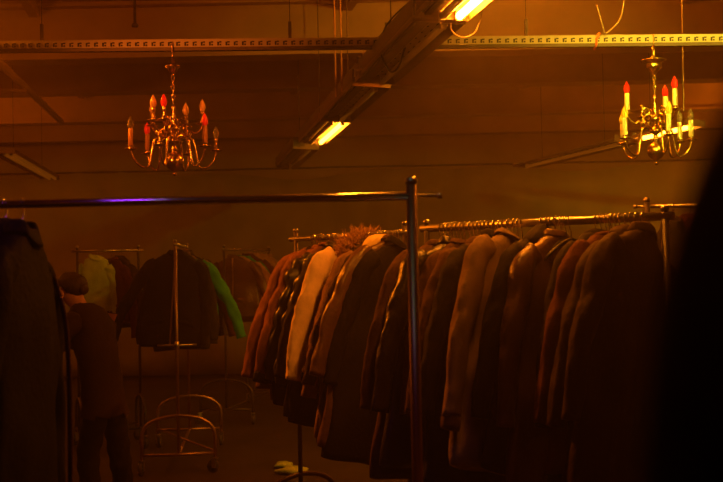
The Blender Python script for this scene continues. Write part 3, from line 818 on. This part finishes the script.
# background racks
bg1 = [D(look='black wide coat facing the camera', m='c_black', style='coat', L=.82, sw=.215, flare=(.20, .0), thick=.04), D(look='charcoal coat', m='c_charcoal', style='coat', L=.85, flare=(.1, .03)), D(look='green jacket with bright sleeve', m='c_green', L=.7, sw=.24, flare=(.03, .17)), D(look='dark leather jacket', m='l_brown', style='leather', L=.8, flare=(.05, .12)),
       D(look='black jacket', m='c_black', L=.8), D(look='dark brown jacket', m='c_darkbrown', L=.75), D(look='olive coat', m='c_olive', style='coat', L=.85), D(look='brown jacket', m='c_brown', L=.7)]
hang(b0, b1, 1.77, bg1, 'hanger on the hooped-base rack in the left background', 'hangers on the hooped-base rack', .0125, '', 'from the front of the hooped-base rack', yaw0=R(4))
bg2 = [D(look='brown leather jacket', m='l_brown', style='leather', L=.7, sw=.24, flare=(.03, .12)), D(look='tan jacket', m='c_camel', L=.7, sw=.24, flare=(.03, .13)), D(look='green shirt', m='c_green', style='shirt', L=.65, flare=(.03, .14), pockets=False, cat='shirt'), D(look='rust jacket', m='c_rust', L=.7, sw=.24, flare=(.03, .15)),
       D(look='tan coat', m='c_camel', style='coat', L=.8, flare=(.03, .16)), D(look='brown jacket', m='c_brown', L=.75, flare=(.03, .18)), D(look='salmon jacket', m='c_camel', L=.7, sw=.24, flare=(.03, .2)), D(look='tan jacket with pale sleeve', m='c_camel', L=.7, sw=.24, flare=(.03, .22))]
hang(c0 + Vector((.06, 0, 0)), c1 + Vector((.12 + .06, 0, 0)) if False else c1, 1.77, bg2, 'hanger on the farther background rack', 'hangers on the farther background rack', .0125, '', 'from the front of the farthest background rack')
l1 = Vector((l0.x + .5, l0.y + .2, 0)); 
ldir = (l1 - Vector((l0.x, l0.y, 0))).normalized()
lf = [D(look='lime green shirt', label='lime green shirt on the far left rack beside the person', m='c_lime', style='shirt', L=.55, sw=.155, sleeve=.42, flare=(.02, .03), pockets=False, cat='shirt', yaw=R(62)),
      D(look='maroon jacket', label='maroon jacket right of the lime green shirt', m='c_maroon', L=.65, sw=.18, flare=(.02, .05), yaw=R(35)),
      D(look='dark jacket', label='dark brown jacket at the right end of the far left rack', m='c_darkbrown', L=.7, sw=.18, flare=(.02, .03), yaw=R(30))]
hang(l0, l1, HL2, lf, 'pale hanger on the far left rack', 'hangers on the far left rack', .0125, '', '', t_list=[.17, .30, .38])

# coat hanging right beside the photographer (only its blurred edge shows)
garment('black coat hanging very close at the right edge, blurred and unlit', 'coat', (.131, .105, 1.775), R(92), M['c_black'], style='coat', L=1.2, sw=.17, hem_w=.19, flare=(.03, .085), thick=.022, seed=5, pockets=False, zip_=False)
place_hanger('wood', (.131, .105, 1.775), R(92), 'wooden hanger carrying the blurred black coat at the right edge', None)
rack('rack beside the photographer carrying the blurred black coat', (.117, .105), (1.4, .105), 1.773, end_w=.3, rail_r=.0125, stub=.02)

# ================================================================== PERSON
def skin_mesh(name, verts, edges, radii, mtl, parent, sub=2, root=0):
    me = bpy.data.meshes.new(name); me.from_pydata(verts, edges, []); me.update()
    o = bpy.data.objects.new(name, me); COL.objects.link(o)
    md = o.modifiers.new('s', 'SKIN'); md.use_smooth_shade = True
    sv = me.skin_vertices[0].data
    for i, r in enumerate(radii):
        sv[i].radius = r if isinstance(r, tuple) else (r, r); sv[i].use_root = (i == root)
    md2 = o.modifiers.new('u', 'SUBSURF'); md2.levels = md2.render_levels = sub
    dg = bpy.context.evaluated_depsgraph_get(); ev = o.evaluated_get(dg)
    m2 = bpy.data.meshes.new_from_object(ev)
    m2.materials.clear(); m2.materials.append(mtl)
    for p in m2.polygons: p.use_smooth = True
    o.modifiers.clear(); o.data = m2; bpy.data.meshes.remove(me)
    if parent: o.parent = parent
    return o
def person():
    # local frame: +X = facing direction; figure leans forward and reaches to the garments
    base = ath(107, 528, 0.0)
    e = empty('person', (base.x, base.y, 0), R(152))
    tag(e, 'person in dark top and trousers bending forward between the left-hand racks, head down', 'person')
    hz = .82
    V = {}
    def add(n, p, r): V[n] = (Vector(p), r)
    add('pelvis', (0, 0, hz), (.095, .09))
    add('waist', (.03, 0, hz + .16), (.125, .09)); add('chest', (.09, 0, hz + .36), (.15, .105)); add('upper', (.13, 0, hz + .46), (.105, .085))
    add('neck', (.19, 0, hz + .525), .055); add('neck2', (.225, 0, hz + .57), .052); add('head', (.275, 0, hz + .615), .084); add('crown', (.285, 0, hz + .685), .078); 
    for s, n in ((1, 'l'), (-1, 'r')):
        add('sh' + n, (.13, s * .16, hz + .44), .058); 
        if s < 0:
            add('el' + n, (.24, s * .21, hz + .25), .042); add('wr' + n, (.45, s * .15, hz + .30), .028)
        else:
            add('el' + n, (.24, s * .21, hz + .25), .042); add('wr' + n, (.45, s * .15, hz + .33), .028)
        add('hip' + n, (0, s * .068, hz - .07), .066); 
        kx = .06 if s > 0 else -.02
        add('kn' + n, (kx, s * .095, .46), .060); add('cf' + n, (kx - .02, s * .10, .30), .052); add('an' + n, (kx - .05, s * .10, .08), .036); add('to' + n, (kx + .08, s * .11, .035), .032)
    keys = list(V); ix = {k: i for i, k in enumerate(keys)}
    E = [('pelvis', 'waist'), ('waist', 'chest'), ('chest', 'upper'), ('upper', 'neck'), ('neck', 'neck2'), ('neck2', 'head'), ('head', 'crown')]
    for n in 'lr': E += [('upper', 'sh' + n), ('sh' + n, 'el' + n), ('el' + n, 'wr' + n), ('pelvis', 'hip' + n), ('hip' + n, 'kn' + n), ('kn' + n, 'cf' + n), ('cf' + n, 'an' + n), ('an' + n, 'to' + n)]
    body = skin_mesh('body', [V[k][0] for k in keys], [(ix[a], ix[b]) for a, b in E], [V[k][1] for k in keys], M['skin'], e)
    # clothing follows the body surface, a little outside it
    def nearest(v):
        best = None
        for a, b in E:
            p, q = V[a][0], V[b][0]; d = q - p; t = max(0, min(1, (v - p).dot(d) / d.length_squared)); r = (v - (p + d * t)).length
            ra, rb = V[a][1], V[b][1]; ra = ra[0] if isinstance(ra, tuple) else ra; rb = rb[0] if isinstance(rb, tuple) else rb
            r -= (ra + (rb - ra) * t) * .5
            if best is None or r < best[0]: best = (r, a, b, t)
        return best
    def wear(nm, mtl, keep, off):
        bm_ = body.data; co = [v.co.copy() for v in bm_.vertices]; no = [v.normal.copy() for v in bm_.vertices]
        ok = [keep(co[i], nearest(co[i])) for i in range(len(co))]
        mp = {}; vs_ = []; fs_ = []
        for p in bm_.polygons:
            if sum(ok[i] for i in p.vertices) >= len(p.vertices) - 1:
                f = []
                for i in p.vertices:
                    if i not in mp: mp[i] = len(vs_); wv = .004 * math.sin(co[i].z * 60 + co[i].y * 25); vs_.append(co[i] + no[i] * (off(co[i]) + wv))
                    f.append(mp[i])
                fs_.append(f)
        m = MB().add(vs_, fs_); return m.build(nm, mtl, e)
    def k_top(v, nb):
        if nb[2] in ('neck',): return v.z < hz + .545
        if nb[1] in ('neck', 'neck2', 'head'): return False
        if nb[2][:2] == 'wr': return nb[3] < .9
        if nb[1] in ('kn' , 'cf', 'an') or nb[1][:2] in ('kn', 'cf', 'an'): return False
        return v.z > hz - .14
    wear('top', M['c_darkbrown'], k_top, lambda v: .016 + .012 * max(0, min(1, (hz + .05 - v.z) / .15)))
    wear('trousers', M['c_black'], lambda v, nb: v.z < hz + .04 and nb[1][:2] in ('pe', 'hi', 'kn', 'cf') and not (nb[1][:2] == 'cf' and nb[3] > .9) and nb[2] not in ('chest',), lambda v: .013)
    # face and hair
    hc = V['head'][0]
    def blob(c, r, n=(16, 12), fn=None):
        m = MB(); vs = []
        for i in range(n[1] + 1):
            b = PI * i / n[1]
            for k in range(n[0]):
                a = 2 * PI * k / n[0]; v = Vector((r[0] * math.sin(b) * math.cos(a), r[1] * math.sin(b) * math.sin(a), r[2] * math.cos(b)))
                if fn: v = fn(v)
                vs.append(v + Vector(c))
        return m.add(vs, [(i * n[0] + k, (i + 1) * n[0] + k, (i + 1) * n[0] + (k + 1) % n[0], i * n[0] + (k + 1) % n[0]) for i in range(n[1]) for k in range(n[0])])
    def hr(v):
        v = v * (1 + .07 * noise.fractal(v * 22, 1.0, 2.0, 3))
        if v.z < 0 and v.x > -.02: v.z *= .1
        if v.x > .05: v.x = .05 + (v.x - .05) * .4
        v *= 1 + .03 * math.sin(v.y * 90) ; return v
    blob(hc + Vector((-.012, 0, .055)), (.105, .088, .085), (24, 16), hr).build('hair', M['hair'], e)
    blob(hc + Vector((-.108, 0, .03)), (.035, .035, .035)).build('hair_bun', M['hair'], e)
    for s in (1, -1):
        blob(hc + Vector((-.005, s * .082, .0)), (.018, .010, .03)).build('ear', M['skin'], e)
        blob(hc + Vector((.074, s * .030, .012)), (.010, .012, .009), (10, 8)).build('eye', M['c_cream'], e)
    blob(hc + Vector((.088, 0, -.008)), (.018, .013, .024), (10, 8)).build('nose', M['skin'], e)
    blob(hc + Vector((.075, 0, -.045)), (.012, .024, .007), (10, 8)).build('mouth', M['c_salmon'], e)
    # hands and fingers
    for n, s in (('l', 1), ('r', -1)):
        w = V['wr' + n][0]; d = (w - V['el' + n][0]).normalized(); up = Vector((0, 0, 1)); sd = d.cross(up).normalized(); up = sd.cross(d)
        vv = [w - d * .02, w + d * .045, w + d * .08]; rr = [(.026, .02), (.034, .015), (.034, .013)]; ee = [(0, 1), (1, 2)]
        for q, ln in enumerate((.070, .080, .074, .058)):
            off = sd * (.027 - q * .018) * s; b_ = len(vv)
            vv += [w + d * .082 + off, w + d * (.085 + ln * .5) + off - up * .006, w + d * (.08 + ln * .82) + off - up * .028]; rr += [.0095, .0085, .007]
            ee += [(2, b_), (b_, b_ + 1), (b_ + 1, b_ + 2)]
        b_ = len(vv); vv += [w + d * .03 + sd * .040 * s, w + d * .06 + sd * .058 * s - up * .012, w + d * .085 + sd * .060 * s - up * .026]; rr += [.012, .010, .008]; ee += [(1, b_), (b_, b_ + 1), (b_ + 1, b_ + 2)]
        skin_mesh('hand', vv, ee, rr, M['skin'], e, sub=2)
    for n in 'lr':
        a = V['an' + n][0]; t = V['to' + n][0]
        blob((a + t) / 2 + Vector((.02, 0, 0)) - Vector((0, 0, (a + t).z / 2 - .043)), (.13, .047, .042), (18, 10)).build('shoe', M['plastic'], e)
    # bag slung on the hip
    m = MB(); m.tube(spline([(-.06, -.17, hz + .12), (-.13, -.18, hz + .20), (-.21, -.18, hz + .17), (-.235, -.18, hz + .05), (-.20, -.18, hz - .06)], 6), .007, 8)
    return e
person()

# ================================================================== SMALL THINGS UNDER THE RACKS
def crumple(lb, c, r, mtl, name, cat, seed):
    rf = random.Random(seed); m = MB(); vs = []; NA, NB = 16, 10; ph = [rf.uniform(0, 6) for _ in range(6)]
    for i in range(NB + 1):
        b = PI * i / NB
        for k in range(NA):
            a = 2 * PI * k / NA; q = 1 + .22 * math.sin(3 * a + ph[0] + 2 * b) + .12 * math.sin(7 * a + ph[1]) * math.sin(5 * b + ph[2])
            vs.append((r[0] * q * math.sin(b) * math.cos(a), r[1] * q * math.sin(b) * math.sin(a), max(-r[2] * .85, r[2] * q * math.cos(b))))
    m.add(vs, [(i * NA + k, (i + 1) * NA + k, (i + 1) * NA + (k + 1) % NA, i * NA + (k + 1) % NA) for i in range(NB) for k in range(NA)])
    o = m.build(name, mtl); o.location = (c.x, c.y, r[2] * .85 + .001); tag(o, lb, cat); return o
crumple('pale lump added for the green-lit floor patch under the far end of the long row', ath(293, 470, .03), (.12, .07, .03), M['c_lime'], 'floor_light_lump', 'cloth', 1)  # both lumps and their lime colour stand for green light on the floor
crumple('small pale lump added for the green-lit floor patch left of the long row', ath(283, 464, .03), (.07, .05, .025), M['c_lime'], 'floor_light_lump_small', 'cloth', 2)
